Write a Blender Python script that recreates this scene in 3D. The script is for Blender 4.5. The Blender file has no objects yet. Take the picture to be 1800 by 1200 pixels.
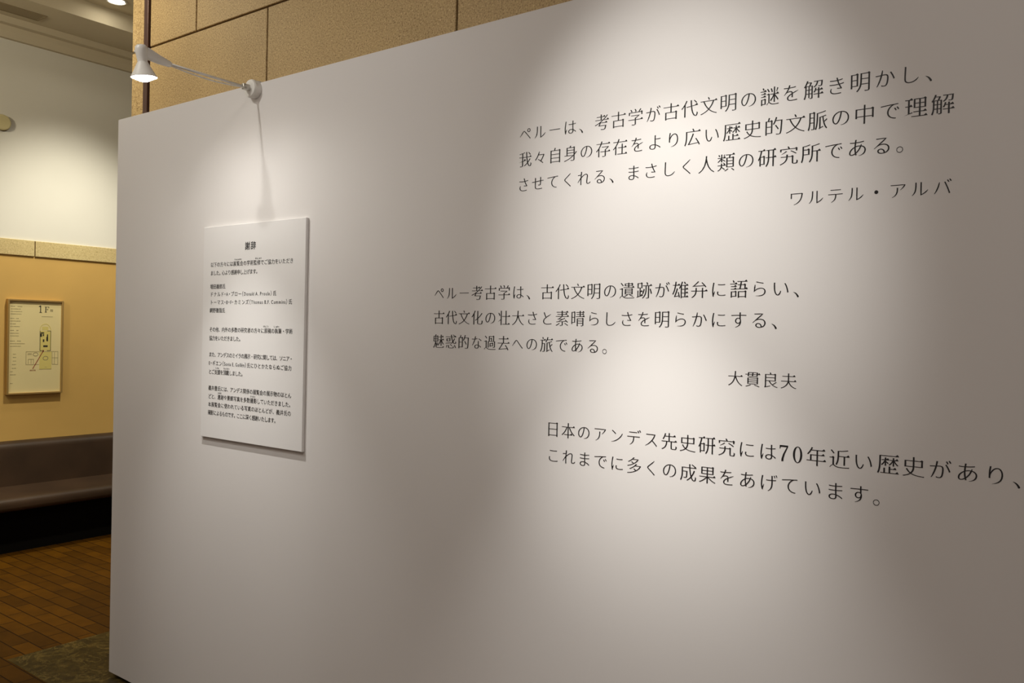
# -*- coding: utf-8 -*-
import bpy, bmesh, math, random
from mathutils import Vector, Matrix

random.seed(5)
S = bpy.context.scene
C = S.collection
R = math.radians

# ------------------------------------------------------------------ camera
cam_data = bpy.data.cameras.new('camera')
cam_data.sensor_width = 36.0
cam_data.lens = 29.12
cam_data.clip_start = 0.05
cam = bpy.data.objects.new('camera', cam_data)
C.objects.link(cam)
_yaw, _pitch, _roll = R(36.75), R(-0.57), R(1.27)
_f = Vector((-math.sin(_yaw) * math.cos(_pitch), math.cos(_yaw) * math.cos(_pitch), math.sin(_pitch)))
_r = _f.cross(Vector((0, 0, 1))).normalized()
_u = _r.cross(_f)
_r2 = math.cos(_roll) * _r + math.sin(_roll) * _u
_u2 = -math.sin(_roll) * _r + math.cos(_roll) * _u
cam.matrix_world = Matrix((
    (_r2.x, _u2.x, -_f.x, 3.5152),
    (_r2.y, _u2.y, -_f.y, -1.8390),
    (_r2.z, _u2.z, -_f.z, 1.5193),
    (0, 0, 0, 1)))
S.camera = cam

# ------------------------------------------------------------------ world and exposure
world = bpy.data.worlds.new('hall_ambience')
S.world = world
world.use_nodes = True
_bg = world.node_tree.nodes['Background']
_bg.inputs['Color'].default_value = (1.0, 0.84, 0.72, 1)
_bg.inputs['Strength'].default_value = 0.21
S.view_settings.view_transform = 'Standard'
S.view_settings.look = 'None'
S.view_settings.gamma = 1.0
S.view_settings.use_curve_mapping = False
S.view_settings.exposure = 0.0


def spot(name, loc, aim, power, angle, blend, color, radius=0.03):
    l = bpy.data.lights.new(name, 'SPOT')
    l.energy = power
    l.spot_size = R(angle)
    l.spot_blend = blend
    l.color = color
    l.shadow_soft_size = radius
    o = bpy.data.objects.new(name, l)
    C.objects.link(o)
    o.location = loc
    o.rotation_euler = (Vector(aim) - Vector(loc)).to_track_quat('-Z', 'Y').to_euler()
    return o


WARM = (1.0, 0.90, 0.68)
HALO = (1.0, 0.975, 0.92)


def tilted(name, loc, tilt, power, angle, color, radius):
    """a spot leaning by tilt degrees from straight down towards +y"""
    return spot(name, loc, (loc[0], loc[1] + math.sin(R(tilt)), loc[2] - math.cos(R(tilt))), power, angle, 1.0, color, radius)


# the arm lamps along the top of the partition (the first one is in the picture): beam and spill of each
tilted('arm_lamp_beam', (0.965, -0.425, 2.276), 4.5, 45, 70, HALO, 0.015)
tilted('arm_lamp_spill', (0.965, -0.425, 2.276), 5.0, 9.0, 175, HALO, 0.015)
tilted('arm_lamp_beam', (2.60, -0.425, 2.276), 5.0, 90, 57, HALO, 0.015)
tilted('arm_lamp_spill', (2.60, -0.425, 2.276), 33.0, 5.4, 81, HALO, 0.015)
# hall ceiling spots aimed at the partition, then a soft fill
tilted('ceiling_or_fill_spot', (0.74, -1.81, 3.60), 54.5, 56, 82, HALO, 0.040)
tilted('ceiling_or_fill_spot', (0.80, -1.81, 3.60), 32.2, 44, 22, HALO, 0.05)
tilted('ceiling_or_fill_spot', (2.60, -1.81, 3.60), 44.8, 222, 27.5, HALO, 0.05)
tilted('added_fill_light', (0.50, -2.80, 3.50), 74.4, 52, 88, (1.0, 0.91, 0.76), 0.40)  # added soft fill that evens out the partition, no fixture there
# ceiling spot on the left end of the granite wall
spot('ceiling_or_fill_spot', (-0.95, -0.45, 3.66), (-0.55, 0.5, 2.75), 54, 98, 1.0, WARM, 0.05)
spot('ceiling_or_fill_spot', (-0.15, -1.35, 3.62), (-1.55, 0.30, 0.0), 370, 48, 1.0, WARM, 0.06)  # added fill that brightens the brick floor by the bench
# added fill lights: one behind the camera, one towards the corner over the bench
spot('added_fill_light', (3.1, -2.4, 3.65), (2.6, -1.1, 0.8), 128, 140, 1.0, (1.0, 0.92, 0.84), 0.25)
spot('added_fill_light', (-1.0, -2.3, 3.15), (-2.7, 1.1, 3.2), 190, 80, 1.0, (1.0, 0.87, 0.62), 0.20)
# downlights washing the rear wall
for _y in (-0.9, 1.03, 2.96):
    spot('downlight_beam', (-1.45, _y, 3.66), (-1.45 - math.sin(R(25)), _y, 3.66 - math.cos(R(25))), 190, 75, 1.0, (1.0, 0.926, 0.75), 0.05)
tilted('downlight_beam', (-2.02, 1.03, 3.62), 0.0, 40, 85, (1.0, 0.926, 0.75), 0.05)


# ------------------------------------------------------------------ helpers
def lin(*c):
    return tuple(((v / 255) / 12.92 if v / 255 <= 0.04045 else ((v / 255 + 0.055) / 1.055) ** 2.4) for v in c)


def mat(name, rgb, rough=0.6, metal=0.0, spec=0.5, emit=None, emit_s=0.0):
    m = bpy.data.materials.new(name)
    m.use_nodes = True
    b = m.node_tree.nodes['Principled BSDF']
    b.inputs['Base Color'].default_value = (*rgb, 1)
    b.inputs['Roughness'].default_value = rough
    b.inputs['Metallic'].default_value = metal
    b.inputs['Specular IOR Level'].default_value = spec
    if emit:
        b.inputs['Emission Color'].default_value = (*emit, 1)
        b.inputs['Emission Strength'].default_value = emit_s
    return m


class NT:
    """small wrapper to wire procedural nodes"""
    def __init__(self, m):
        self.t = m.node_tree
        self.b = self.t.nodes['Principled BSDF']

    def n(self, typ, **kw):
        n = self.t.nodes.new(typ)
        for k, v in kw.items():
            if k in n.inputs:
                n.inputs[k].default_value = v
            else:
                setattr(n, k, v)
        return n

    def l(self, a, ao, b, bi):
        self.t.links.new(a.outputs[ao], b.inputs[bi])

    def ramp(self, stops):
        n = self.t.nodes.new('ShaderNodeValToRGB')
        e = n.color_ramp.elements
        while len(e) < len(stops):
            e.new(0.5)
        for k, (p, c) in enumerate(stops):
            e[k].position = p
            e[k].color = (*c, 1)
        return n

    def bump(self, src, out, strength, dist=0.002):
        b = self.n('ShaderNodeBump', Strength=strength, Distance=dist)
        self.l(src, out, b, 'Height')
        self.l(b, 'Normal', self.b, 'Normal')
        return b


def painted(name, rgb, rough, var=0.03, scale=6.0, grain=350.0, bump=0.05):
    """a painted surface: faint cloudy variation and fine roller grain"""
    m = mat(name, rgb, rough)
    k = NT(m)
    co = k.n('ShaderNodeTexCoord')
    no = k.n('ShaderNodeTexNoise', Scale=scale, Detail=3.0)
    k.l(co, 'Object', no, 'Vector')
    rp = k.ramp([(0.3, tuple(c * (1 - var) for c in rgb)), (0.7, tuple(min(1, c * (1 + var)) for c in rgb))])
    k.l(no, 'Fac', rp, 'Fac')
    k.l(rp, 'Color', k.b, 'Base Color')
    n2 = k.n('ShaderNodeTexNoise', Scale=grain, Detail=2.0)
    k.l(co, 'Object', n2, 'Vector')
    k.bump(n2, 'Fac', bump, 0.001)
    return m


def granite(name, base, dark, light, scale=190.0):
    m = mat(name, base, 0.6, 0, 0.3)
    k = NT(m)
    co = k.n('ShaderNodeTexCoord')
    n1 = k.n('ShaderNodeTexNoise', Scale=scale, Detail=3.0, Roughness=0.6)
    n3 = k.n('ShaderNodeTexNoise', Scale=scale * 2.3, Detail=2.0, Roughness=0.6)
    n2 = k.n('ShaderNodeTexNoise', Scale=2.2, Detail=4.0)
    for x in (n1, n2, n3):
        k.l(co, 'Object', x, 'Vector')
    rp = k.ramp([(0.32, dark), (0.47, base), (0.56, base), (0.70, light)])
    k.l(n1, 'Fac', rp, 'Fac')
    r3 = k.ramp([(0.30, (0.62, 0.58, 0.52)), (0.46, (1, 1, 1)), (0.62, (1, 1, 1)), (0.75, (1.15, 1.13, 1.08))])
    k.l(n3, 'Fac', r3, 'Fac')
    mx = k.n('ShaderNodeMixRGB', blend_type='MULTIPLY', Fac=0.85)
    k.l(rp, 'Color', mx, 'Color1')
    k.l(r3, 'Color', mx, 'Color2')
    m2 = k.n('ShaderNodeMixRGB', blend_type='OVERLAY', Fac=0.22)
    k.l(mx, 'Color', m2, 'Color1')
    k.l(n2, 'Fac', m2, 'Color2')
    k.l(m2, 'Color', k.b, 'Base Color')
    k.bump(n1, 'Fac', 0.12, 0.001)
    return m


def brick_floor(name):
    m = mat(name, (0.2, 0.1, 0.03), 0.55, 0, 0.12)
    k = NT(m)
    co = k.n('ShaderNodeTexCoord')
    mp = k.n('ShaderNodeMapping')
    mp.inputs['Location'].default_value = (0.095, 0.129, 0)
    k.l(co, 'Object', mp, 'Vector')
    br = k.n('ShaderNodeTexBrick', offset=0.5, squash=1.0)
    for a, b in (('Color1', (*lin(92, 59, 5), 1)), ('Color2', (*lin(72, 45, 3), 1)), ('Mortar', (*lin(28, 14, 5), 1)),
                 ('Scale', 1.0), ('Mortar Size', 0.0028), ('Mortar Smooth', 0.25), ('Bias', 0.0), ('Brick Width', 0.225), ('Row Height', 0.0825)):
        br.inputs[a].default_value = b
    k.l(mp, 'Vector', br, 'Vector')
    no = k.n('ShaderNodeTexNoise', Scale=9.0, Detail=6.0, Roughness=0.65)
    k.l(co, 'Object', no, 'Vector')
    rp = k.ramp([(0.25, (0.62, 0.60, 0.55)), (0.7, (1.12, 1.1, 1.05))])
    k.l(no, 'Fac', rp, 'Fac')
    mx = k.n('ShaderNodeMixRGB', blend_type='MULTIPLY', Fac=0.8)
    k.l(br, 'Color', mx, 'Color1')
    k.l(rp, 'Color', mx, 'Color2')
    k.l(mx, 'Color', k.b, 'Base Color')
    inv = k.n('ShaderNodeMath', operation='SUBTRACT')
    inv.inputs[0].default_value = 1.0
    k.l(br, 'Fac', inv, 1)
    k.bump(inv, 'Value', 0.6, 0.003)
    return m


def marble(name):
    m = mat(name, (0.06, 0.05, 0.03), 0.35, 0, 0.2)
    k = NT(m)
    co = k.n('ShaderNodeTexCoord')
    n0 = k.n('ShaderNodeTexNoise', Scale=7.0, Detail=6.0, Roughness=0.6)
    k.l(co, 'Object', n0, 'Vector')
    ad = k.n('ShaderNodeMixRGB', blend_type='ADD', Fac=0.16)
    k.l(co, 'Object', ad, 'Color1')
    k.l(n0, 'Color', ad, 'Color2')
    v = k.n('ShaderNodeTexNoise', Scale=7.0, Detail=6.0, Roughness=0.66, Distortion=1.1)
    k.l(co, 'Object', v, 'Vector')
    rv = k.ramp([(0.465, (0, 0, 0)), (0.49, (0.4, 0.4, 0.4)), (0.50, (1, 1, 1)), (0.51, (0.4, 0.4, 0.4)), (0.535, (0, 0, 0))])
    k.l(v, 'Fac', rv, 'Fac')
    n1 = k.n('ShaderNodeTexNoise', Scale=16.0, Detail=8.0, Roughness=0.7)
    k.l(ad, 'Color', n1, 'Vector')
    r1 = k.ramp([(0.3, lin(26, 21, 9)), (0.5, lin(52, 43, 19)), (0.72, lin(84, 70, 34))])
    k.l(n1, 'Fac', r1, 'Fac')
    n2 = k.n('ShaderNodeTexNoise', Scale=5.0, Detail=2.0)
    k.l(co, 'Object', n2, 'Vector')
    mu = k.n('ShaderNodeMath', operation='MULTIPLY')
    k.l(rv, 'Color', mu, 0)
    k.l(n2, 'Fac', mu, 1)
    mx = k.n('ShaderNodeMixRGB', blend_type='MIX')
    k.l(mu, 'Value', mx, 'Fac')
    k.l(r1, 'Color', mx, 'Color1')
    mx.inputs['Color2'].default_value = (*lin(134, 116, 66), 1)
    k.l(mx, 'Color', k.b, 'Base Color')
    return m


def leather(name):
    m = mat(name, lin(52, 38, 26), 0.5, 0, 0.3)
    k = NT(m)
    co = k.n('ShaderNodeTexCoord')
    no = k.n('ShaderNodeTexNoise', Scale=3.0, Detail=5.0)
    k.l(co, 'Object', no, 'Vector')
    rp = k.ramp([(0.3, lin(46, 33, 22)), (0.7, lin(64, 47, 33))])
    k.l(no, 'Fac', rp, 'Fac')
    k.l(rp, 'Color', k.b, 'Base Color')
    v = k.n('ShaderNodeTexVoronoi', Scale=420.0)
    k.l(co, 'Object', v, 'Vector')
    k.bump(v, 'Distance', 0.12, 0.001)
    return m


M = {
    'panel': painted('white_partition_paint', (0.76, 0.735, 0.72), 0.62, 0.012, 1.4, 500, 0.03),
    'board': painted('white_foam_board', (0.80, 0.785, 0.775), 0.5, 0.008, 3, 600, 0.02),
    'ink': mat('black_vinyl_letters', (0.010, 0.008, 0.009), 0.27, 0, 0.6),
    'print': mat('black_print', (0.03, 0.028, 0.028), 0.6, 0, 0.3),
    'lamp': mat('white_lamp_enamel', (0.80, 0.78, 0.74), 0.35),
    'steel': mat('brushed_lamp_steel', (0.62, 0.60, 0.56), 0.35, 0.8),
    'bulb': mat('lit_halogen_bulb', (1, 1, 1), 0.3, 0, 0.5, (1.0, 0.93, 0.82), 60.0),
    'down': mat('lit_downlight_lens', (1, 1, 1), 0.3, 0, 0.5, (1.0, 0.92, 0.74), 30.0),
    'stone': granite('tan_granite', lin(186, 160, 115), lin(124, 97, 60), lin(220, 196, 150), 150.0),
    'joint': mat('stone_joint', lin(92, 66, 36), 0.9),
    'strip': mat('dark_bronze_strip', lin(92, 70, 68), 0.38, 0.5),
    'plaster': painted('cream_plaster', (0.74, 0.735, 0.68), 0.8, 0.02, 2.0, 260, 0.05),
    'ochre': painted('ochre_wall_cloth', (0.61, 0.39, 0.112), 0.75, 0.03, 4.0, 420, 0.08),
    'course': granite('pale_yellow_stone', lin(206, 188, 138), lin(186, 167, 118), lin(218, 202, 154), 80.0),
    'floor': brick_floor('brown_brick_tiles'),
    'marble': marble('olive_marble'),
    'leather': leather('brown_leather'),
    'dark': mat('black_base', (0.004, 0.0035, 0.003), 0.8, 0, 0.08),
    'ceil': painted('ceiling_paint', lin(206, 196, 172), 0.85, 0.015, 2.0, 200, 0.03),
    'vent': mat('vent_grey', lin(150, 136, 108), 0.6),
    'gold': mat('brushed_gold_frame', lin(190, 158, 98), 0.42, 0.55),
    'sheet': painted('plan_paper', lin(226, 212, 158), 0.6, 0.01, 5, 300, 0.0),
    'grey_ink': mat('grey_plan_print', lin(150, 141, 104), 0.7),
    'dark_ink': mat('dark_plan_print', lin(52, 48, 34), 0.7),
    'yellow_ink': mat('yellow_plan_print', lin(214, 200, 118), 0.7),
    'red_ink': mat('red_plan_print', lin(140, 52, 34), 0.7),
    'cover': painted('cream_cover', lin(206, 196, 150), 0.6, 0.01, 8, 300, 0.02),
}


def link_mesh(name, bm, m, parent=None, smooth=False):
    me = bpy.data.meshes.new(name)
    bmesh.ops.recalc_face_normals(bm, faces=bm.faces)
    bm.to_mesh(me)
    bm.free()
    for mm in (m if isinstance(m, (list, tuple)) else [m]):
        me.materials.append(mm)
    if smooth:
        for p in me.polygons:
            p.use_smooth = True
    o = bpy.data.objects.new(name, me)
    C.objects.link(o)
    if parent:
        o.parent = parent
    return o


def thing(name, label, cat, loc=(0, 0, 0), group=None):
    o = bpy.data.objects.new(name, None)
    o.empty_display_size = 0.1
    C.objects.link(o)
    o.location = loc
    o['label'] = label
    o['category'] = cat
    if group:
        o['group'] = group
    return o


def struct(name, bm, m, label, cat, smooth=False):
    o = link_mesh(name, bm, m, None, smooth)
    o['kind'] = 'structure'
    o['label'] = label
    o['category'] = cat
    return o


def add_box(bm, lo, hi, bevel=0.0, mi=0, seg=2):
    vs = [bm.verts.new((x, y, z)) for x in (lo[0], hi[0]) for y in (lo[1], hi[1]) for z in (lo[2], hi[2])]
    idx = [(0, 1, 3, 2), (4, 6, 7, 5), (0, 4, 5, 1), (2, 3, 7, 6), (0, 2, 6, 4), (1, 5, 7, 3)]
    fs = [bm.faces.new([vs[i] for i in q]) for q in idx]
    for f in fs:
        f.material_index = mi
    if bevel > 0:
        es = list({e for f in fs for e in f.edges})
        r = bmesh.ops.bevel(bm, geom=es, offset=bevel, segments=seg, affect='EDGES', profile=0.5)
        for f in r['faces']:
            f.material_index = mi


def box(lo, hi, bevel=0.0, seg=2):
    bm = bmesh.new()
    add_box(bm, lo, hi, bevel, 0, seg)
    return bm


def add_lathe(bm, prof, axis_m, seg=40, cap=True):
    """prof: (radius, height) pairs turned about the local z of axis_m"""
    rings = []
    for r, h in prof:
        if r < 1e-6:
            rings.append([bm.verts.new(axis_m @ Vector((0, 0, h)))])
        else:
            rings.append([bm.verts.new(axis_m @ Vector((r * math.cos(2 * math.pi * i / seg), r * math.sin(2 * math.pi * i / seg), h))) for i in range(seg)])
    for a, b in zip(rings, rings[1:]):
        if len(a) == 1 and len(b) == 1:
            continue
        for i in range(seg):
            j = (i + 1) % seg
            if len(a) == 1:
                bm.faces.new((a[0], b[j], b[i]))
            elif len(b) == 1:
                bm.faces.new((a[i], a[j], b[0]))
            else:
                bm.faces.new((a[i], a[j], b[j], b[i]))
    if cap:
        if len(rings[0]) > 1:
            bm.faces.new(list(reversed(rings[0])))
        if len(rings[-1]) > 1:
            bm.faces.new(rings[-1])


def frame_to(loc, zdir):
    return Matrix.Translation(loc) @ Vector(zdir).to_track_quat('Z', 'Y').to_matrix().to_4x4()


def add_tube(bm, pts, rad, seg=12):
    pts = [Vector(p) for p in pts]
    rings = []
    for i, p in enumerate(pts):
        d = (pts[min(i + 1, len(pts) - 1)] - pts[max(i - 1, 0)]).normalized()
        q = d.to_track_quat('Z', 'Y').to_matrix()
        r = rad[i] if isinstance(rad, (list, tuple)) else rad
        rings.append([bm.verts.new(p + q @ Vector((r * math.cos(2 * math.pi * k / seg), r * math.sin(2 * math.pi * k / seg), 0))) for k in range(seg)])
    for a, b in zip(rings, rings[1:]):
        for k in range(seg):
            j = (k + 1) % seg
            bm.faces.new((a[k], a[j], b[j], b[k]))
    bm.faces.new(list(reversed(rings[0])))
    bm.faces.new(rings[-1])


def add_profile(bm, prof, y0, y1):
    """closed (x, z) outline swept along y"""
    a = [bm.verts.new((x, y0, z)) for x, z in prof]
    b = [bm.verts.new((x, y1, z)) for x, z in prof]
    n = len(prof)
    for i in range(n):
        j = (i + 1) % n
        bm.faces.new((a[i], a[j], b[j], b[i]))
    bm.faces.new(a)
    bm.faces.new(list(reversed(b)))


def round_profile(corners, seg=6):
    """corners: (x, z, radius) -> rounded closed outline"""
    out = []
    n = len(corners)
    for i, (x, z, r) in enumerate(corners):
        p = Vector((x, z))
        a = Vector(corners[i - 1][:2])
        b = Vector(corners[(i + 1) % n][:2])
        if r <= 0:
            out.append((x, z))
            continue
        da, db = (a - p).normalized(), (b - p).normalized()
        ang = da.angle(db)
        t = r / math.tan(ang / 2)
        s, e = p + da * t, p + db * t
        for k in range(seg + 1):
            u = k / seg
            q = (1 - u) ** 2 * s + 2 * u * (1 - u) * p + u * u * e
            out.append((q.x, q.y))
    return out


# ------------------------------------------------------------------ room shell
YN, YF, XR = -5.0, 4.0, 5.2        # nearest wall end, far end, right end
WX = -2.70                          # rear wall plane
SY = 0.50                           # granite wall plane

struct('floor', box((WX - 0.2, YN, -0.06), (XR, YF, 0.0)), M['floor'], 'brown brick tile floor of the hall', 'floor')
bm = bmesh.new()
add_box(bm, (-0.50, -0.205, -0.02), (XR, SY + 0.01, 0.0015), 0.0)
struct('trim_1', bm, M['marble'], 'olive marble slab let into the brick floor under the partition', 'floor slab')

# rear wall: white plaster above, stone course, ochre below
struct('wall_left', box((WX - 0.2, YN, 2.09), (WX, YF, 3.75)), M['plaster'], 'cream plaster upper wall above the stone course', 'wall')
struct('wall_left_lower', box((WX - 0.2, YN, 0.0), (WX, YF, 1.985)), M['ochre'], 'ochre lower wall behind the leather bench', 'wall')
bm = bmesh.new()
jy = 0.826
ys = [jy + 1.1 * k for k in range(-5, 4)]
ys = [YN] + [y for y in ys if YN < y < YF] + [YF]
for a, b in zip(ys, ys[1:]):
    add_box(bm, (WX - 0.1, a + 0.003, 1.985), (WX + 0.012, b - 0.003, 2.095), 0.003)
add_box(bm, (WX - 0.1, YN, 1.986), (WX + 0.002, YF, 2.094), 0, 1)
struct('trim_2', bm, [M['course'], M['joint']], 'pale yellow stone course between the plaster and the ochre wall', 'stone course')

# ceiling, soffit and cornice over the rear wall
struct('ceiling', box((-2.2, YN, 3.70), (XR, YF, 3.80)), M['ceil'], 'pale hall ceiling', 'ceiling')
struct('ceiling_soffit', box((WX - 0.2, YN, 3.585), (-2.2, YF, 3.80), 0.0), M['ceil'], 'lowered ceiling strip along the rear wall', 'ceiling')
bm = bmesh.new()
add_profile(bm, [(WX - 0.01, 3.455), (WX + 0.035, 3.455), (WX + 0.05, 3.50), (WX + 0.05, 3.535), (WX + 0.09, 3.54), (WX + 0.09, 3.586), (WX - 0.01, 3.586)], YN, YF)
struct('trim_3', bm, M['ceil'], 'cornice where the cream wall meets the soffit', 'cornice')
struct('wall_back', box((WX - 0.2, YF, 0), (XR, YF + 0.15, 3.8)), M['plaster'], 'cream far end wall behind the granite wall', 'wall')

# granite wall behind the partition, in running bond
bm = bmesh.new()
BW, BH, G = 1.134, 0.60, 0.0048
Z0 = 2.976 - 5 * BH
for c in range(7):
    za, zb = Z0 + c * BH, Z0 + (c + 1) * BH
    za, zb = max(za, 0.0), min(zb, 3.70)
    if zb - za < 0.02:
        continue
    off = 0.344 if c % 2 == 0 else -0.223      # course 4 lies just under the visible bed joint
    xs = [off + BW * k for k in range(-3, 6)]
    xs = [-0.648] + [x for x in xs if -0.60 < x < XR - 0.05] + [XR]
    for a, b in zip(xs, xs[1:]):
        add_box(bm, (a + G, SY, za + G), (b - G, SY + 0.3, zb - G), 0.002, 0, 1)
for a, b in ((0.0, 2.976), (2.976, 3.70)):
    add_box(bm, (-0.815, SY - 0.004, a + (G if a else 0)), (-0.694, SY + 0.3, b - G), 0.003, 0, 1)
add_box(bm, (-0.81, SY + 0.010, 0.0), (XR, SY + 0.29, 3.70), 0, 1)
struct('wall_right', bm, [M['stone'], M['joint']], 'tan granite block wall rising behind the white partition', 'wall')
struct('trim_4', box((-0.692, SY - 0.010, 0.0), (-0.652, SY + 0.012, 3.70), 0.002), M['strip'], 'dark bronze strip down the left end of the granite wall', 'metal strip')

# ------------------------------------------------------------------ glyphs for the lettering
_cache = {}


def outline(ch):
    """closed outlines of one character, one unit to the em, ink on the left of travel"""
    if ch in _cache:
        return _cache[ch]
    cu = bpy.data.curves.new('glyph', 'FONT')
    cu.body = ch
    cu.fill_mode = 'NONE'
    cu.resolution_u = 5
    o = bpy.data.objects.new('glyph', cu)
    C.objects.link(o)
    dg = bpy.context.evaluated_depsgraph_get()
    ev = o.evaluated_get(dg)
    me = ev.to_mesh()
    nb = {}
    for e in (me.edges if me else ()):
        a, b = e.vertices
        nb.setdefault(a, []).append(b)
        nb.setdefault(b, []).append(a)
    co = [(v.co.x, v.co.y) for v in me.vertices] if me else []
    seen, loops = set(), []
    for s in nb:
        if s in seen:
            continue
        loop, prev, cur = [], None, s
        while cur not in seen:
            seen.add(cur)
            loop.append(co[cur])
            nx = [q for q in nb[cur] if q != prev and q not in seen]
            if not nx:
                break
            prev, cur = cur, nx[0]
        if len(loop) > 2:
            loops.append(loop)
    ev.to_mesh_clear()
    bpy.data.objects.remove(o)
    bpy.data.curves.remove(cu)
    res = []
    for i, lp in enumerate(loops):
        lp = [p for k, p in enumerate(lp) if math.dist(p, lp[k - 1]) > 1e-4]
        depth = sum(inside(lp[0], q) for j, q in enumerate(loops) if j != i)
        area = sum(lp[k - 1][0] * lp[k][1] - lp[k][0] * lp[k - 1][1] for k in range(len(lp)))
        if (area > 0) != (depth % 2 == 0):
            lp.reverse()
        res.append(lp)
    _cache[ch] = res
    return res


def inside(p, poly):
    x, y = p
    c = False
    for i in range(len(poly)):
        (x1, y1), (x2, y2) = poly[i - 1], poly[i]
        if (y1 > y) != (y2 > y) and x < (x2 - x1) * (y - y1) / (y2 - y1) + x1:
            c = not c
    return c


def advance(ch):
    o = ord(ch)
    if o < 0x250:
        lp = outline(ch)
        if not lp:
            return 0.28
        return max(p[0] for l in lp for p in l) + 0.06
    return 1.0


def offset_loop(lp, d):
    """move the outline inward; d is one distance or one distance per edge"""
    n = len(lp)
    if not isinstance(d, (list, tuple)):
        d = [d] * n
    nor = []
    for i in range(n):
        a, b = lp[i], lp[(i + 1) % n]
        ex, ey = b[0] - a[0], b[1] - a[1]
        L = math.hypot(ex, ey) or 1e-9
        nor.append((ey / L, -ex / L))
    out = []
    for i in range(n):
        n1, n2 = nor[i - 1], nor[i]
        d1, d2 = d[i - 1], d[i]
        det = n1[0] * n2[1] - n1[1] * n2[0]
        if abs(det) > 0.25:
            vx = (-d1 * n2[1] + d2 * n1[1]) / det
            vy = (-d2 * n1[0] + d1 * n2[0]) / det
            m = math.hypot(vx, vy)
            lim = 2.2 * max(abs(d1), abs(d2), 1e-6)
            if m > lim:
                vx, vy = vx * lim / m, vy * lim / m
        else:
            mx, my = n1[0] + n2[0], n1[1] + n2[1]
            m = math.hypot(mx, my) or 1e-9
            vx, vy = -mx / m * (d1 + d2) / 2, -my / m * (d1 + d2) / 2
        out.append((lp[i][0] + vx, lp[i][1] + vy))
    for _ in range(3):                                 # close up edges that the offset turned back on themselves
        for i in range(n):
            j = (i + 1) % n
            ox, oy = out[j][0] - out[i][0], out[j][1] - out[i][1]
            if ox * (lp[j][0] - lp[i][0]) + oy * (lp[j][1] - lp[i][1]) < 0:
                m = ((out[i][0] + out[j][0]) / 2, (out[i][1] + out[j][1]) / 2)
                ux, uy = (lp[j][0] - lp[i][0]) * 0.01, (lp[j][1] - lp[i][1]) * 0.01
                out[i], out[j] = (m[0] - ux, m[1] - uy), (m[0] + ux, m[1] + uy)
    return out


def thickness(p, n, edges):
    """distance from an outline point straight through the ink to the other side"""
    best = 9.0
    px, py = p
    dx, dy = -n[0], -n[1]
    for ax, ay, ex, ey in edges:
        det = ex * dy - ey * dx
        if abs(det) < 1e-9:
            continue
        qx, qy = ax - px, ay - py
        t = (ex * qy - ey * qx) / det
        if t < 0.004 or t > best:
            continue
        u = (dx * qy - dy * qx) / det
        if -1e-6 <= u <= 1 + 1e-6:
            best = t
    return best


def thinning(lp, edges, hair, stem, usual):
    """per-edge inward distance that brings strokes to hair thickness when level and stem thickness when upright"""
    n = len(lp)
    out = []
    for i in range(n):
        a, b = lp[i], lp[(i + 1) % n]
        ex, ey = b[0] - a[0], b[1] - a[1]
        L = math.hypot(ex, ey) or 1e-9
        nx, ny = ey / L, -ex / L
        t = thickness(((a[0] + b[0]) / 2, (a[1] + b[1]) / 2), (nx, ny), edges)
        if t > 0.105:
            t = usual
        want = hair * ny * ny + stem * nx * nx
        out.append(min(max(0.0, (t - want) / 2), 0.38 * t))
    # even the distances out along curves, not across corners
    res = list(out)
    for i in range(n):
        a, b, c = lp[i - 1], lp[i], lp[(i + 1) % n]
        acc, w = out[i], 1.0
        for j, (p, q, r) in ((i - 1, (lp[i - 1], lp[i], lp[(i + 1) % n])), ((i + 1) % n, (lp[i], lp[(i + 1) % n], lp[(i + 2) % n]))):
            e1, e2 = (q[0] - p[0], q[1] - p[1]), (r[0] - q[0], r[1] - q[1])
            m = math.hypot(*e1) * math.hypot(*e2) or 1e-9
            if (e1[0] * e2[0] + e1[1] * e2[1]) / m > 0.9:
                acc += out[j]
                w += 1
        res[i] = acc / w
    return res


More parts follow.
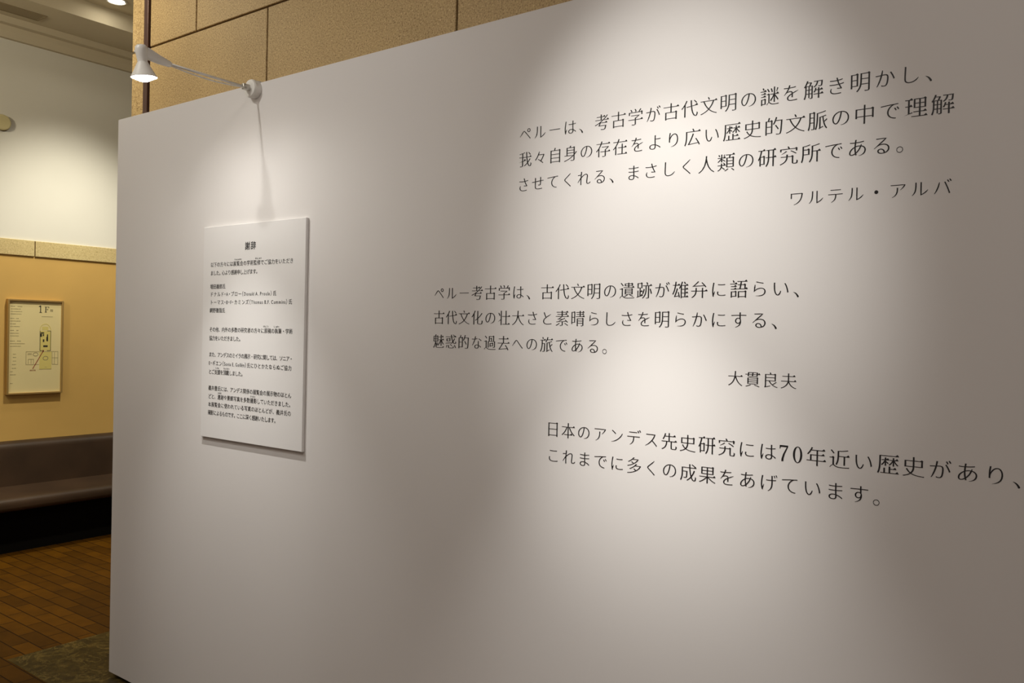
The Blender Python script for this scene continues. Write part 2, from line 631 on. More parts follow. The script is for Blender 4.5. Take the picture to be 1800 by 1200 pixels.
def mincho(ch):
    """roman (serif) cut of a character: hair-thin horizontals, firm uprights, triangular stops, tapering sweeps"""
    key = ('m', ch)
    if key in _cache:
        return _cache[key]
    if ch == '7':
        r = ([[(0.05, 0.78), (0.05, 0.60), (0.075, 0.60), (0.10, 0.685), (0.13, 0.70), (0.40, 0.70), (0.23, 0.36), (0.155, 0.12), (0.145, 0.0),
               (0.245, 0.0), (0.255, 0.14), (0.31, 0.36), (0.465, 0.72), (0.465, 0.78)][::-1]], [])
        _cache[key] = r
        return r
    if ch == '0':
        e = lambda rx, ry, s: [(0.27 + rx * math.cos(s * 2 * math.pi * k / 40), 0.385 + ry * math.sin(s * 2 * math.pi * k / 40)) for k in range(40)]
        r = ([e(0.225, 0.40, 1), e(0.125, 0.368, -1)], [])
        _cache[key] = r
        return r
    if ch == '、':                                     # a drop that swells towards its foot
        L, Rr = [], []
        for k in range(13):
            t = k / 12
            x, y = 0.065 + 0.215 * t + 0.02 * math.sin(math.pi * t), 0.195 - 0.215 * t + 0.025 * math.sin(math.pi * t)
            w = 0.006 + 0.040 * t ** 0.8
            L.append((x - 0.70 * w, y - 0.71 * w))
            Rr.append((x + 0.70 * w, y + 0.71 * w))
        cap = [(0.28 + 0.046 * math.cos(a), -0.02 + 0.046 * math.sin(a)) for a in [math.radians(-135 + 180 * j / 8) for j in range(1, 8)]]
        r = ([L + cap + Rr[::-1]], [])
        _cache[key] = r
        return r
    loops = outline(ch)
    kanji = ord(ch) >= 0x4E00
    punct = ch in '、。・'
    usual = 0.070 if kanji else 0.072
    hair, stem = (0.030, 0.071) if kanji else (0.037, 0.068)
    edges = [(l[i][0], l[i][1], l[(i + 1) % len(l)][0] - l[i][0], l[(i + 1) % len(l)][1] - l[i][1]) for l in loops for i in range(len(l))]
    new, extra = [], []
    for lp0 in loops:
        lp = []
        for i in range(len(lp0)):                      # keep vertices no further than 0.04 apart
            a, b = lp0[i], lp0[(i + 1) % len(lp0)]
            k = max(1, int(math.dist(a, b) / 0.045)) if not punct else 1
            lp += [(a[0] + (b[0] - a[0]) * j / k, a[1] + (b[1] - a[1]) * j / k) for j in range(k)]
        off = offset_loop(lp, thinning(lp, edges, hair, stem, usual) if not punct else (0.012 if ch == '。' else 0.0))
        n0, n = len(lp0), len(lp)
        index = {p: i for i, p in enumerate(lp)}
        if not punct and ch != 'ー':
            for i in range(n0):
                z, a, b, c = lp0[i - 1], lp0[i], lp0[(i + 1) % n0], lp0[(i + 2) % n0]
                L = math.dist(a, b)
                if not 0.035 < L < 0.115:
                    continue
                e1 = (a[0] - z[0], a[1] - z[1])
                e2 = (b[0] - a[0], b[1] - a[1])
                e3 = (c[0] - b[0], c[1] - b[1])
                cr1, cr2 = e1[0] * e2[1] - e1[1] * e2[0], e2[0] * e3[1] - e2[1] * e3[0]
                t1 = math.degrees(math.atan2(cr1, e1[0] * e2[0] + e1[1] * e2[1]))
                t2 = math.degrees(math.atan2(cr2, e2[0] * e3[0] + e2[1] * e3[1]))
                if not (45 < t1 < 135 and 45 < t2 < 135):
                    continue
                th_n = math.degrees(math.atan2(-e2[0], e2[1])) % 360
                if kanji and (th_n < 16 or th_n > 344) and math.hypot(*e1) > 0.08 and math.hypot(*e3) > 0.08:
                    x = max(a[0], b[0])
                    yb, yt = min(a[1], b[1]) + (L - hair) / 2, max(a[1], b[1]) - (L - hair) / 2
                    extra.append([(x - 0.135, yt - 0.004), (x + 0.014, yb), (x + 0.006, yt + 0.004), (x - 0.045, yt + 0.070)])
                sweep = 192 < th_n < 262
                flick = (not kanji) and 12 < th_n < 84
                if sweep or flick:
                    ia, ib = index[a], index[b]
                    w = min(L, 0.046)
                    reach = 0.26 if sweep else 0.16
                    ux, uy = e2[0] / L, e2[1] / L
                    for start, step, sg in ((ia, -1, 1), (ib, 1, -1)):
                        d, k = 0.0, start
                        for _ in range(14):
                            f = max(0.0, 1 - d / reach)
                            q = off[k % n]
                            off[k % n] = (q[0] + ux * sg * w * 0.40 * f, q[1] + uy * sg * w * 0.40 * f)
                            k2 = k + step
                            d += math.dist(lp[k % n], lp[k2 % n])
                            k = k2
                            if d > reach:
                                break
            if kanji:
                for i in range(n0):                    # shoulder at the top right corner of boxes
                    z, a, b = lp0[i - 1], lp0[i], lp0[(i + 1) % n0]
                    if a[1] - z[1] > 0.12 and abs(a[0] - z[0]) < 0.02 and a[0] - b[0] > 0.12 and abs(a[1] - b[1]) < 0.02:
                        x, y = a[0] - 0.010, a[1] - 0.020
                        extra.append([(x - 0.115, y - 0.003), (x + 0.001, y - 0.050), (x + 0.026, y - 0.006), (x - 0.032, y + 0.046)])
        new.append(off)
    r = (new, extra)
    _cache[key] = r
    return r


def sans(ch, bold=0.0):
    key = ('s', ch, bold)
    if key not in _cache:
        _cache[key] = ([offset_loop(l, -bold) for l in outline(ch)] if bold else outline(ch), [])
    return _cache[key]


class Ink:
    """collects placed glyph outlines and fills them as ONE mesh lying on a plane"""
    def __init__(self):
        self.loops, self.extra = [], []

    def put(self, glyph, x, z, em, sx=1.0):
        for src, dst in ((glyph[0], self.loops), (glyph[1], self.extra)):
            for lp in src:
                dst.append([(x + p[0] * em * sx, z + p[1] * em) for p in lp])

    def fill(self, loops, depth):
        cu = bpy.data.curves.new('ink', 'CURVE')
        cu.dimensions = '2D'
        cu.fill_mode = 'BOTH'
        cu.extrude = depth
        for lp in loops:
            s = cu.splines.new('POLY')
            s.points.add(len(lp) - 1)
            for q, p in zip(s.points, lp):
                q.co = (p[0] * 100, p[1] * 100, 0, 1)
            s.use_cyclic_u = True
        o = bpy.data.objects.new('ink', cu)
        C.objects.link(o)
        dg = bpy.context.evaluated_depsgraph_get()
        ev = o.evaluated_get(dg)
        me = ev.to_mesh()
        vs = [(v.co.x / 100, v.co.y / 100, v.co.z) for v in me.vertices]
        fs = [tuple(p.vertices) for p in me.polygons]
        ev.to_mesh_clear()
        bpy.data.objects.remove(o)
        bpy.data.curves.remove(cu)
        return vs, fs

    def build(self, name, m, parent, place, depth=0.0003):
        """place maps (u, v, w) to world; w is the height above the surface"""
        V, F = [], []
        for n, loops in enumerate([self.loops] + ([self.extra] if self.extra else [])):
            vs, fs = self.fill(loops, depth)
            k = len(V)
            V += [place(u, v, w + depth + 0.00004 * n) for u, v, w in vs]
            F += [tuple(i + k for i in f) for f in fs]
        me = bpy.data.meshes.new(name)
        me.from_pydata(V, [], F)
        me.materials.append(m)
        me.update()
        o = bpy.data.objects.new(name, me)
        C.objects.link(o)
        if parent:
            o.parent = parent
            at = Vector((0, 0, 0))
            while parent:
                at += parent.location
                parent = parent.parent
            o.matrix_parent_inverse = Matrix.Translation(-at)
        return o


# ------------------------------------------------------------------ the white partition and its quotations
part = thing('exhibition_partition', 'tall white freestanding exhibition partition carrying three black Japanese quotations', 'partition wall')
link_mesh('partition_panel', box((0.0, 0.0, 0.015), (XR, 0.09, 2.400), 0.0015, 1), M['panel'], part)
link_mesh('gap_shade', box((0.02, 0.035, 0.0015), (XR, 0.08, 0.016)), M['dark'], part)['label'] = 'black strip standing for the shade in the gap under the partition'  # black strip puts the shade of the gap under the panel into colour


def on_panel(u, v, w):
    return (u, -w, v)


ADV, EM = 0.04848, 0.0452


def quote_line(ink, text, x0, zc, adv=ADV, em=EM, anchors=None, cells=None):
    """x0: middle of the first cell; zc: middle of the em box"""
    for k, ch in enumerate(text):
        c = cells[k] if cells else k
        if anchors:
            ks = sorted(anchors)
            lo = max([q for q in ks if q <= c], default=None)
            hi = min([q for q in ks if q >= c], default=None)
            if lo is None:
                x = anchors[hi] - (hi - c) * adv
            elif hi is None:
                x = anchors[lo] + (c - lo) * adv
            else:
                x = anchors[lo] if hi == lo else anchors[lo] + (anchors[hi] - anchors[lo]) * (c - lo) / (hi - lo)
        else:
            x = x0 + adv * c
        if ch in '70':
            ink.put(mincho(ch), x - 0.27 * em, zc - 0.385 * em, em)
        else:
            s = em if ord(ch) >= 0x4E00 or ch in '、。' else em * 0.95
            ink.put(mincho(ch), x - 0.5 * s, zc - 0.38 * s, s)


q = Ink()
quote_line(q, 'ペルーは、考古学が古代文明の謎を解き明かし、', 2.1720, 2.0657)
quote_line(q, '我々自身の存在をより広い歴史的文脈の中で理解', 0, 1.9965,
           anchors={0: 2.1737, 2: 2.2725, 4: 2.3702, 6: 2.4695, 14: 2.8618, 18: 3.0550, 20: 3.1540, 21: 3.2030})
quote_line(q, 'させてくれる、まさしく人類の研究所である。', 2.1697, 1.9273)
qo = q.build('quotation_lettering', M['ink'], part, on_panel)
qo['label'] = 'three black serif lines of the topmost quotation'
q = Ink()
quote_line(q, 'ワルテル・アルバ', 2.9172, 1.8305, adv=0.0413, em=0.0385)
q.build('attribution', M['ink'], qo, on_panel)['label'] = 'short name line in katakana under the topmost quotation'

q = Ink()
quote_line(q, 'ペルー考古学は、古代文明の遺跡が雄弁に語らい、', 1.8686, 1.6327)
quote_line(q, '古代文化の壮大さと素晴らしさを明らかにする、', 1.8700, 1.5618)
quote_line(q, '魅惑的な過去への旅である。', 1.8700, 1.4911)
qo = q.build('quotation_lettering', M['ink'], part, on_panel)
qo['label'] = 'three black serif lines of the middle quotation'
q = Ink()
quote_line(q, '大貫良夫', 2.7869, 1.4270, adv=0.0409, em=0.0382)
q.build('attribution', M['ink'], qo, on_panel)['label'] = 'four kanji name line under the middle quotation'

q = Ink()
quote_line(q, '日本のアンデス先史研究には70年近い歴史があり、', 2.2849, 1.2660,
           anchors={0: 2.2849, 12: 2.2849 + 12 * ADV, 13: 2.9036, 14: 2.9336, 15: 2.9736, 16: 3.0221})
quote_line(q, 'これまでに多くの成果をあげています。', 2.2880, 1.1967)
qo = q.build('quotation_lettering', M['ink'], part, on_panel)
qo['label'] = 'two black serif lines of the lowest quotation with the number 70'

# ------------------------------------------------------------------ acknowledgement board
board = thing('notice_board', 'small white portrait notice board of fine Japanese print below the arm lamp', 'notice board', (0.972, 0.0, 1.10))
bo = link_mesh('board', box((-0.2985, -0.012, 0.0), (0.2985, 0.0, 0.796), 0.0012, 1), M['board'], board)
BY = -0.012


def on_board(u, v, w):
    return (u, BY - w, v)


def set_line(ink, text, x0, x1, zc, em, bold=0.0, squeeze=None):
    """justify a line of print between the outer edges x0 and x1"""
    adv = []
    for i, ch in enumerate(text):
        if ord(ch) < 0x250:
            adv.append(advance(ch) * 0.92)
        elif ch in '（）、。・' and squeeze:
            adv.append(squeeze)
        else:
            adv.append(1.0)
    k = (x1 - x0) / sum(adv)
    x = x0
    for ch, a in zip(text, adv):
        g = sans(ch, bold)
        if ord(ch) < 0x250:
            ink.put(g, x, zc - 0.36 * em, em * 0.95, 0.92)
        elif ch in '（）、。・' and squeeze:
            sh = {'（': -0.5, '）': 0.0, '・': -0.25}.get(ch, 0.0) * em
            ink.put(g, x + sh * (1 if squeeze < 0.8 else 0), zc - 0.38 * em, em)
        else:
            ink.put(g, x + (a * k - em) / 2, zc - 0.38 * em, em)
        x += a * k


def ruby(ink, text, xc, zc):
    em = 0.0072
    for i, ch in enumerate(text):
        ink.put(sans(ch), xc + (i - len(text) / 2) * em * 1.05, zc - 0.38 * em, em)


E1 = 0.0196
ink = Ink()
set_line(ink, '謝辞', 0.9307, 0.9990, 1.8142, 0.0310, 0.012)
ink.build('heading', M['print'], board, on_board)['label'] = 'bold two character heading of the notice'
paras = []
ink = Ink()
set_line(ink, '以下の方々には展覧会の学術監修でご協力をいただき', 0.7205, 1.2085, 1.7522, E1)
set_line(ink, 'ました。心より感謝申し上げます。', 0.7205, 1.0175, 1.7207, E1, 0, 0.9)
ruby(ink, 'てんらんかい', 0.892, 1.7672)
ruby(ink, 'かんしゅう', 1.0130, 1.7672)
paras.append(ink)
ink = Ink()
set_line(ink, '増田義郎氏', 0.7205, 0.8175, 1.6700, E1)
set_line(ink, 'ドナルド・A・プロー（Donald A. Proulx）氏', 0.7205, 1.1195, 1.6412, E1, 0, 0.55)
set_line(ink, 'トーマス・B・F・カミンズ（Thomas B.F. Cummins）氏', 0.7205, 1.2065, 1.6110, E1, 0, 0.55)
set_line(ink, '網野徹哉氏', 0.7205, 0.8180, 1.5807, E1)
paras.append(ink)
ink = Ink()
set_line(ink, 'その他、内外の多数の研究者の方々に原稿の執筆・学術', 0.7205, 1.2105, 1.5088, E1)
set_line(ink, '協力をいただきました。', 0.7205, 0.9240, 1.4765, E1, 0, 0.9)
ruby(ink, 'げんこう', 1.063, 1.5238)
ruby(ink, 'しっぴつ', 1.122, 1.5238)
paras.append(ink)
ink = Ink()
set_line(ink, 'また、アンデスのミイラの展示・研究に関しては、ソニア・', 0.7205, 1.2150, 1.4146, E1)
set_line(ink, 'E・ギエン（Sonia E. Guillén）氏にひとかたならぬご協力', 0.7205, 1.2100, 1.3824, E1, 0, 0.55)
set_line(ink, 'とご支援を頂戴しました。', 0.7205, 0.9410, 1.3495, E1, 0, 0.9)
ruby(ink, 'しえん', 0.776, 1.3645)
ruby(ink, 'ちょうだい', 0.834, 1.3645)
paras.append(ink)
ink = Ink()
set_line(ink, '義井豊氏には、アンデス関係の展覧会の展示物のほとん', 0.7205, 1.2105, 1.2882, E1)
set_line(ink, 'どと、遺跡や景観写真を多数撮影していただきました。', 0.7205, 1.2180, 1.2565, E1)
set_line(ink, '本展覧会に使われている写真のほとんどが、義井氏の', 0.7205, 1.2110, 1.2262, E1)
set_line(ink, '撮影によるものです。ここに深く感謝いたします。', 0.7205, 1.1360, 1.1955, E1, 0, 0.9)
ruby(ink, 'いせき', 0.793, 1.2715)
ruby(ink, 'さつえい', 0.995, 1.2715)
paras.append(ink)
for p in paras:
    p.build('paragraph', M['print'], board, on_board)

# ------------------------------------------------------------------ arm lamp on the partition top
LX, LY, LZ = 0.965, -0.43, 2.376
lamp = thing('arm_spotlight', 'white spotlight on a thin arm clamped to the top edge of the partition', 'spotlight', (LX, 0, LZ))
bm = bmesh.new()
add_lathe(bm, [(0.0, 0.0), (0.0315, 0.0), (0.0325, 0.002), (0.0325, 0.024), (0.030, 0.029), (0.021, 0.031), (0.0, 0.031)], frame_to((0, 0, 0), (0, -1, 0)), 40)
mo = link_mesh('mounting_disc', bm, M['lamp'], lamp, False)
bm = bmesh.new()
add_box(bm, (-0.007, -0.058, -0.011), (0.007, -0.028, 0.011), 0.003)
add_lathe(bm, [(0.0, -0.013), (0.006, -0.013), (0.006, 0.013), (0.0, 0.013)], frame_to((0, -0.046, 0), (1, 0, 0)), 16)
link_mesh('boss', bm, M['steel'], mo)['label'] = 'small metal boss that holds the arm'
bm = bmesh.new()
add_box(bm, (-0.012, 0.0, 0.026), (0.012, 0.030, 0.0315), 0.001)
add_box(bm, (-0.012, -0.002, 0.010), (0.012, 0.003, 0.0315), 0.001)
link_mesh('clamp', bm, M['lamp'], lamp)
bm = bmesh.new()
add_tube(bm, [(0, -0.050, 0), (0, -0.20, 0.001), (0, -0.345, 0.002)], 0.0042, 14)
link_mesh('arm', bm, M['lamp'], lamp, True)
bm = bmesh.new()
add_tube(bm, [(0.004 + 0.003 * math.sin(math.pi * t), -0.052 - 0.285 * t, -0.004 - 0.010 * math.sin(math.pi * t)) for t in [k / 14 for k in range(15)]], 0.0022, 10)
link_mesh('cord', bm, M['lamp'], lamp, True)['label'] = 'thin white cord hanging just under the arm'
# tapered housing between arm and head
bm = bmesh.new()
secs = [(-0.330, 0.001, 0.005, 0.006), (-0.336, 0.001, 0.0085, 0.009), (-0.375, 0.006, 0.012, 0.014), (-0.412, 0.014, 0.014, 0.018), (-0.438, 0.021, 0.012, 0.014), (-0.444, 0.023, 0.007, 0.008)]
rings = []
for y, z, hx, hz in secs:
    rings.append([bm.verts.new((hx * math.copysign(abs(math.cos(t)) ** 0.6, math.cos(t)), y, z + hz * math.copysign(abs(math.sin(t)) ** 0.6, math.sin(t)))) for t in [2 * math.pi * i / 24 for i in range(24)]])
for a, b in zip(rings, rings[1:]):
    for i in range(24):
        bm.faces.new((a[i], a[(i + 1) % 24], b[(i + 1) % 24], b[i]))
bm.faces.new(rings[0])
bm.faces.new(list(reversed(rings[-1])))
link_mesh('arm_housing', bm, M['lamp'], lamp, True)
# pivoting head: rounded knuckle, flared shade, bulb
AX = Vector((0.0, 0.12, -1.0)).normalized()          # the beam leans a little to the partition
top = Vector((0, -0.434, 0.022))
bm = bmesh.new()
add_lathe(bm, [(0.0, -0.015), (0.013, -0.0135), (0.0185, -0.008), (0.0195, 0.002), (0.0175, 0.020), (0.0150, 0.038), (0.0160, 0.042), (0.0, 0.042)], frame_to(top, AX), 32)
he = link_mesh('knuckle', bm, M['lamp'], lamp, True)
bm = bmesh.new()
add_lathe(bm, [(0.0, 0.0), (0.006, 0.0), (0.006, 0.008), (0.0, 0.009)], frame_to(top + Vector((-0.017, -0.004, -0.004)), (-1, -0.3, 0)), 16)
link_mesh('pivot_knob', bm, M['lamp'], he, False)
bm = bmesh.new()
shade_m = frame_to(top, AX)
add_lathe(bm, [(0.0152, 0.039), (0.0190, 0.046), (0.029, 0.066), (0.0390, 0.084), (0.0410, 0.087), (0.0400, 0.088), (0.0365, 0.083), (0.027, 0.066), (0.017, 0.047), (0.0, 0.045)], shade_m, 48, cap=False)
sh = link_mesh('lamp_shade', bm, M['lamp'], lamp, True)
bm = bmesh.new()
add_lathe(bm, [(0.0, 0.066), (0.022, 0.067), (0.0285, 0.078), (0.0325, 0.085), (0.028, 0.092), (0.015, 0.098), (0.0, 0.100)], shade_m, 40, cap=False)
link_mesh('bulb', bm, M['bulb'], sh, True)['label'] = 'glowing round bulb face'

# ------------------------------------------------------------------ framed floor plan on the rear wall
fy0, fy1, fz0, fz1 = 0.648, 1.020, 1.017, 1.680
plan = thing('framed_floor_plan', 'framed first floor plan hanging on the ochre wall above the bench', 'framed plan', (WX, (fy0 + fy1) / 2, fz0))


def local(bm, o):
    bmesh.ops.translate(bm, verts=bm.verts, vec=-o.location)
    return bm


bm = bmesh.new()
fw, fd = 0.012, 0.030
add_box(bm, (WX, fy0, fz0), (WX + fd, fy0 + fw, fz1), 0.001, 0, 1)
add_box(bm, (WX, fy1 - fw, fz0), (WX + fd, fy1, fz1), 0.001, 0, 1)
add_box(bm, (WX, fy0 + fw, fz0), (WX + fd, fy1 - fw, fz0 + fw), 0.001, 0, 1)
add_box(bm, (WX, fy0 + fw, fz1 - fw), (WX + fd, fy1 - fw, fz1), 0.001, 0, 1)
link_mesh('frame', local(bm, plan), M['gold'], plan)
PX = WX + 0.016
sheet = link_mesh('plan_sheet', local(box((WX, fy0 + fw, fz0 + fw), (PX, fy1 - fw, fz1 - fw)), plan), M['sheet'], plan)


def flat(bm, y0, z0, y1, z1, mi=0, h=0.0006):
    add_box(bm, (PX - 0.0005, y0, z0), (PX + h, y1, z1), 0, mi)


def strip(bm, a, b, w, mi=0, h=0.0009):
    (y0, z0), (y1, z1) = a, b
    L = math.hypot(y1 - y0, z1 - z0)
    ny, nz = -(z1 - z0) / L * w / 2, (y1 - y0) / L * w / 2
    lo = [bm.verts.new((PX - 0.0005, y, z)) for y, z in ((y0 + ny, z0 + nz), (y1 + ny, z1 + nz), (y1 - ny, z1 - nz), (y0 - ny, z0 - nz))]
    hi = [bm.verts.new((PX + h, y, z)) for y, z in ((y0 + ny, z0 + nz), (y1 + ny, z1 + nz), (y1 - ny, z1 - nz), (y0 - ny, z0 - nz))]
    fs = [bm.faces.new(lo), bm.faces.new(hi)]
    for i in range(4):
        fs.append(bm.faces.new((lo[i], lo[(i + 1) % 4], hi[(i + 1) % 4], hi[i])))
    for f in fs:
        f.material_index = mi


# column of fine print on the left: too fine to read, broken grey strokes
bm = bmesh.new()
rows = [(1.629, .672, .70), (1.629, .715, .745), (1.612, .672, .735), (1.594, .672, .745), (1.577, .672, .74), (1.546, .67, .695), (1.546, .705, .725), (1.528, .67, .735),
        (1.508, .67, .705), (1.49, .67, .73), (1.463, .67, .695), (1.463, .71, .725), (1.443, .67, .727), (1.425, .67, .725), (1.389, .67, .70), (1.389, .715, .74), (1.371, .67, .765),
        (1.353, .67, .74), (1.298, .69, .71), (1.275, .69, .71), (1.25, .69, .71), (1.226, .685, .71), (1.20, .685, .71), (1.177, .675, .69), (1.155, .675, .71), (1.095, .675, .69)]
for z, a, b in rows:
    y = a
    while y < b:
        w = random.uniform(0.003, 0.008)
        flat(bm, y, z - 0.0022, min(y + w, b), z + 0.0022)
        y += w + random.uniform(0.0015, 0.003)
y = 0.875
while y < 0.952:
    w = random.uniform(0.004, 0.009)
    flat(bm, y, 1.5615, min(y + w, 0.952), 1.5655)
    y += w + 0.002
link_mesh('fine_print', local(bm, plan), M['grey_ink'], sheet)['kind'] = 'stuff'


def on_sheet(u, v, w):
    return (PX + w, u, v)


ink = Ink()
one = [(0.05, 0.60), (0.20, 0.70), (0.27, 0.70), (0.27, 0.05), (0.36, 0.0), (0.36, -0.02), (0.10, -0.02), (0.10, 0.0), (0.19, 0.05), (0.19, 0.58), (0.06, 0.56)][::-1]
eff = [(0.04, 0.70), (0.04, 0.67), (0.12, 0.65), (0.12, 0.05), (0.04, 0.02), (0.04, 0.0), (0.31, 0.0), (0.31, 0.02), (0.22, 0.05), (0.22, 0.34), (0.36, 0.34), (0.40, 0.26),
       (0.43, 0.26), (0.43, 0.48), (0.40, 0.48), (0.36, 0.38), (0.22, 0.38), (0.22, 0.66), (0.44, 0.66), (0.53, 0.54), (0.56, 0.54), (0.54, 0.70)][::-1]
ink.put(([one], []), 0.850, 1.592, 0.072)
ink.put(([eff], []), 0.892, 1.594, 0.058)
ink.build('plan_title', M['dark_ink'], sheet, on_sheet, 0.0004)['label'] = 'large serif 1F at the top of the plan'
bm = bmesh.new()
for dz in (0.0, 0.006, 0.012):
    flat(bm, 0.932, 1.602 + dz, 0.952, 1.604 + dz)
for dy in (0.0, 0.005, 0.010, 0.016):
    flat(bm, 0.933 + dy, 1.600, 0.9345 + dy, 1.618)
link_mesh('title_suffix', local(bm, plan), M['grey_ink'], sheet)
# the drawing of the building
bm = bmesh.new()
flat(bm, 0.866, 1.322, 0.938, 1.462, 2, 0.0005)
flat(bm, 0.864, 1.190, 0.946, 1.315, 2, 0.0005)
for k in range(9):
    t0, t1 = math.pi * k / 9, math.pi * (k + 1) / 9
    strip(bm, (0.901 + 0.037 * math.cos(t0), 1.466 + 0.046 * math.sin(t0)), (0.901 + 0.037 * math.cos(t1), 1.466 + 0.046 * math.sin(t1)), 0.004, 2)
flat(bm, 0.880, 1.468, 0.922, 1.492, 2, 0.0005)
for a, b in (((0.866, 1.462), (0.866, 1.322)), ((0.938, 1.462), (0.938, 1.322)), ((0.915, 1.462), (0.938, 1.462)), ((0.915, 1.322), (0.938, 1.322)), ((0.866, 1.322), (0.880, 1.322))):
    strip(bm, a, b, 0.0035, 1)
for a, b in (((0.775, 1.315), (0.99, 1.315)), ((0.775, 1.315), (0.775, 1.224)), ((0.775, 1.224), (0.862, 1.224)), ((0.99, 1.315), (0.99, 1.222)), ((0.95, 1.224), (0.99, 1.222)),
             ((0.95, 1.31), (0.95, 1.224)), ((0.966, 1.31), (0.966, 1.224)), ((0.95, 1.27), (0.99, 1.27)), ((0.79, 1.262), (0.79, 1.23)), ((0.79, 1.262), (0.825, 1.262)), ((0.808, 1.262), (0.808, 1.23)), ((0.825, 1.262), (0.825, 1.23)),
             ((0.785, 1.302), (0.812, 1.302)), ((0.785, 1.295), (0.812, 1.295)), ((0.864, 1.19), (0.946, 1.19)), ((0.90, 1.205), (0.915, 1.203))):
    strip(bm, a, b, 0.0022, 0)
for y0, z0, y1, z1 in ((0.867, 1.42, 0.879, 1.442), (0.870, 1.443, 0.893, 1.452), (0.884, 1.425, 0.893, 1.440), (0.885, 1.383, 0.895, 1.402), (0.909, 1.392, 0.916, 1.420), (0.912, 1.388, 0.920, 1.438), (0.888, 1.347, 0.918, 1.360)):
    flat(bm, y0, z0, y1, z1, 1, 0.0009)
for k in range(10):
    t0, t1 = 2 * math.pi * k / 10, 2 * math.pi * (k + 1) / 10
    strip(bm, (0.905 + 0.017 * math.cos(t0), 1.268 + 0.014 * math.sin(t0)), (0.905 + 0.017 * math.cos(t1), 1.268 + 0.014 * math.sin(t1)), 0.004, 3)
    strip(bm, (0.838 + 0.017 * math.cos(t0), 1.296 + 0.012 * math.sin(t0)), (0.838 + 0.017 * math.cos(t1), 1.296 + 0.012 * math.sin(t1)), 0.003, 3)
link_mesh('plan_drawing', local(bm, plan), [M['grey_ink'], M['dark_ink'], M['yellow_ink'], M['grey_ink']], sheet)
bm = bmesh.new()
strip(bm, (0.820, 1.194), (0.890, 1.322), 0.0045, 0, 0.0012)
flat(bm, 0.884, 1.312, 0.892, 1.326, 0, 0.0012)
for k, y in enumerate((0.801, 0.811, 0.822, 0.832)):
    flat(bm, y, 1.179, y + 0.0075, 1.1815)
    flat(bm, y + 0.001, 1.184, y + 0.0065, 1.1865)
    flat(bm, y + 0.003, 1.179, y + 0.005, 1.1885)
link_mesh('location_pointer', local(bm, plan), M['red_ink'], sheet)['label'] = 'red line and small red caption marking a spot on the plan'

# ------------------------------------------------------------------ leather bench along the rear wall
bench = thing('upholstered_bench', 'long low dark brown leather bench built along the ochre wall', 'bench', (WX, 1.0, 0.0))
by0, by1 = YN + 0.1, YF - 0.05
bm = bmesh.new()
add_profile(bm, round_profile([(WX + 0.004, 0.36, 0.0), (WX + 0.155, 0.36, 0.02), (WX + 0.105, 0.695, 0.06), (WX + 0.004, 0.700, 0.02)]), by0, by1)
link_mesh('backrest', local(bm, bench), M['leather'], bench, True).data.set_sharp_from_angle(angle=R(50))
bm = bmesh.new()
add_profile(bm, round_profile([(WX + 0.004, 0.31, 0.0), (WX + 0.488, 0.300, 0.03), (WX + 0.500, 0.384, 0.055), (WX + 0.13, 0.408, 0.02), (WX + 0.004, 0.408, 0.0)]), by0, by1)
link_mesh('seat', local(bm, bench), M['leather'], bench, True).data.set_sharp_from_angle(angle=R(50))
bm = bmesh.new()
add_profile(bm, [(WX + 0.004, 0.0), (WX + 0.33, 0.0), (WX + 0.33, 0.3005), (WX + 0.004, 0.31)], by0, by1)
link_mesh('base', local(bm, bench), M['dark'], bench)['label'] = 'black recessed base'

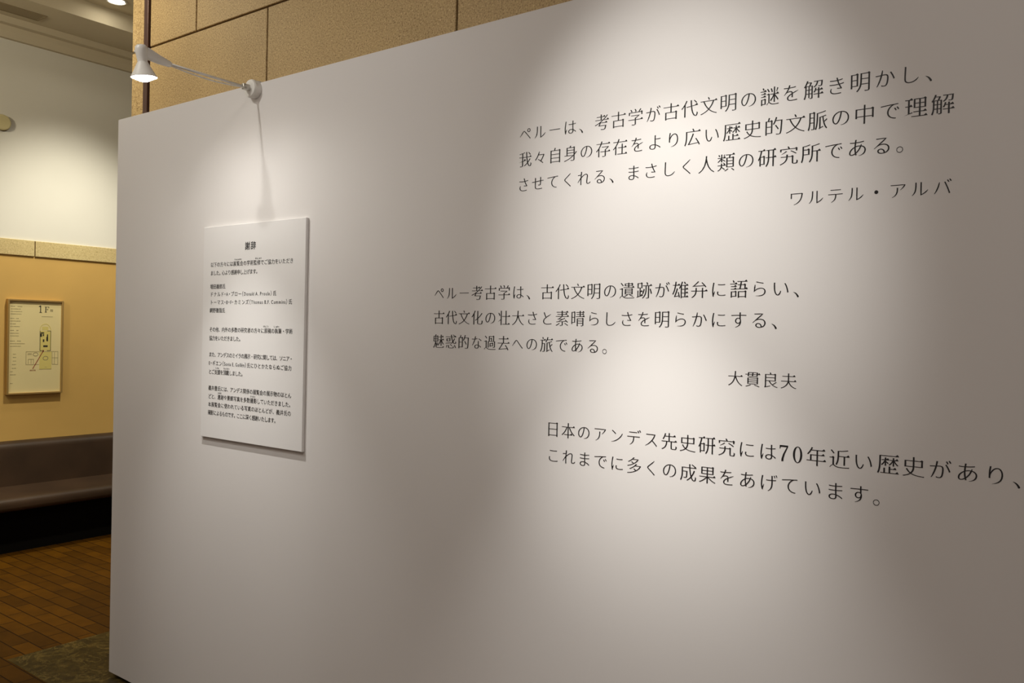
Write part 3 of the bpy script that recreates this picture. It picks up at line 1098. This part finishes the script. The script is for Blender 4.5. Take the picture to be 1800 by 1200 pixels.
# ------------------------------------------------------------------ small fittings on wall and ceiling
cov = thing('wall_cover', 'round cream cover on the upper plaster wall at the left edge', 'wall fitting', (WX, 0.601, 2.880))
bm = bmesh.new()
add_lathe(bm, [(0.0, 0.0), (0.050, 0.0), (0.053, 0.004), (0.053, 0.018), (0.050, 0.024), (0.044, 0.026), (0.0, 0.027)], frame_to((0, 0, 0), (1, 0, 0)), 40)
link_mesh('cover_disc', bm, M['cover'], cov)
bm = bmesh.new()
add_lathe(bm, [(0.0, 0.0), (0.056, 0.0), (0.056, 0.006), (0.0, 0.006)], frame_to((0, 0, 0), (1, 0, 0)), 40)
link_mesh('backing_ring', bm, M['joint'], cov)

vent = thing('air_vent', 'grey slatted air vent set in the lowered ceiling strip', 'air vent', (-2.455, 0.58, 3.585))
bm = bmesh.new()
vx, vy = 0.070, 0.17
add_box(bm, (-vx, -vy, -0.006), (-vx + 0.012, vy, 0.004), 0.001, 0, 1)
add_box(bm, (vx - 0.012, -vy, -0.006), (vx, vy, 0.004), 0.001, 0, 1)
add_box(bm, (-vx + 0.012, -vy, -0.006), (vx - 0.012, -vy + 0.012, 0.004), 0.001, 0, 1)
add_box(bm, (-vx + 0.012, vy - 0.012, -0.006), (vx - 0.012, vy, 0.004), 0.001, 0, 1)
link_mesh('vent_frame', bm, M['vent'], vent)
link_mesh('duct_shade', box((-vx + 0.012, -vy + 0.012, -0.001), (vx - 0.012, vy - 0.012, 0.003)), M['dark'], vent)['label'] = 'black plate behind the slats standing for the unlit duct'  # solid black plate, the darkness inside the duct is its colour
for k in range(5):
    x = -0.042 + k * 0.021
    bm = bmesh.new()
    add_profile(bm, [(x - 0.007, -0.005), (x - 0.005, -0.006), (x + 0.007, -0.001), (x + 0.005, 0.000)], -vy + 0.012, vy - 0.012)
    link_mesh('slat', bm, M['vent'], vent)

dl = thing('recessed_downlight', 'bright round downlight recessed in the ceiling beside the granite wall', 'downlight', (-2.02, 1.03, 3.70))
bm = bmesh.new()
add_lathe(bm, [(0.050, 0.004), (0.066, 0.004), (0.068, 0.0), (0.066, -0.004), (0.056, -0.006), (0.050, -0.002), (0.050, 0.004)], Matrix.Identity(4), 40, cap=False)
link_mesh('trim_ring', bm, M['lamp'], dl, False)
bm = bmesh.new()
add_lathe(bm, [(0.0, -0.001), (0.051, -0.001), (0.051, 0.002), (0.0, 0.002)], Matrix.Identity(4), 32, cap=False)
link_mesh('lens', bm, M['down'], dl)['label'] = 'glowing lens'
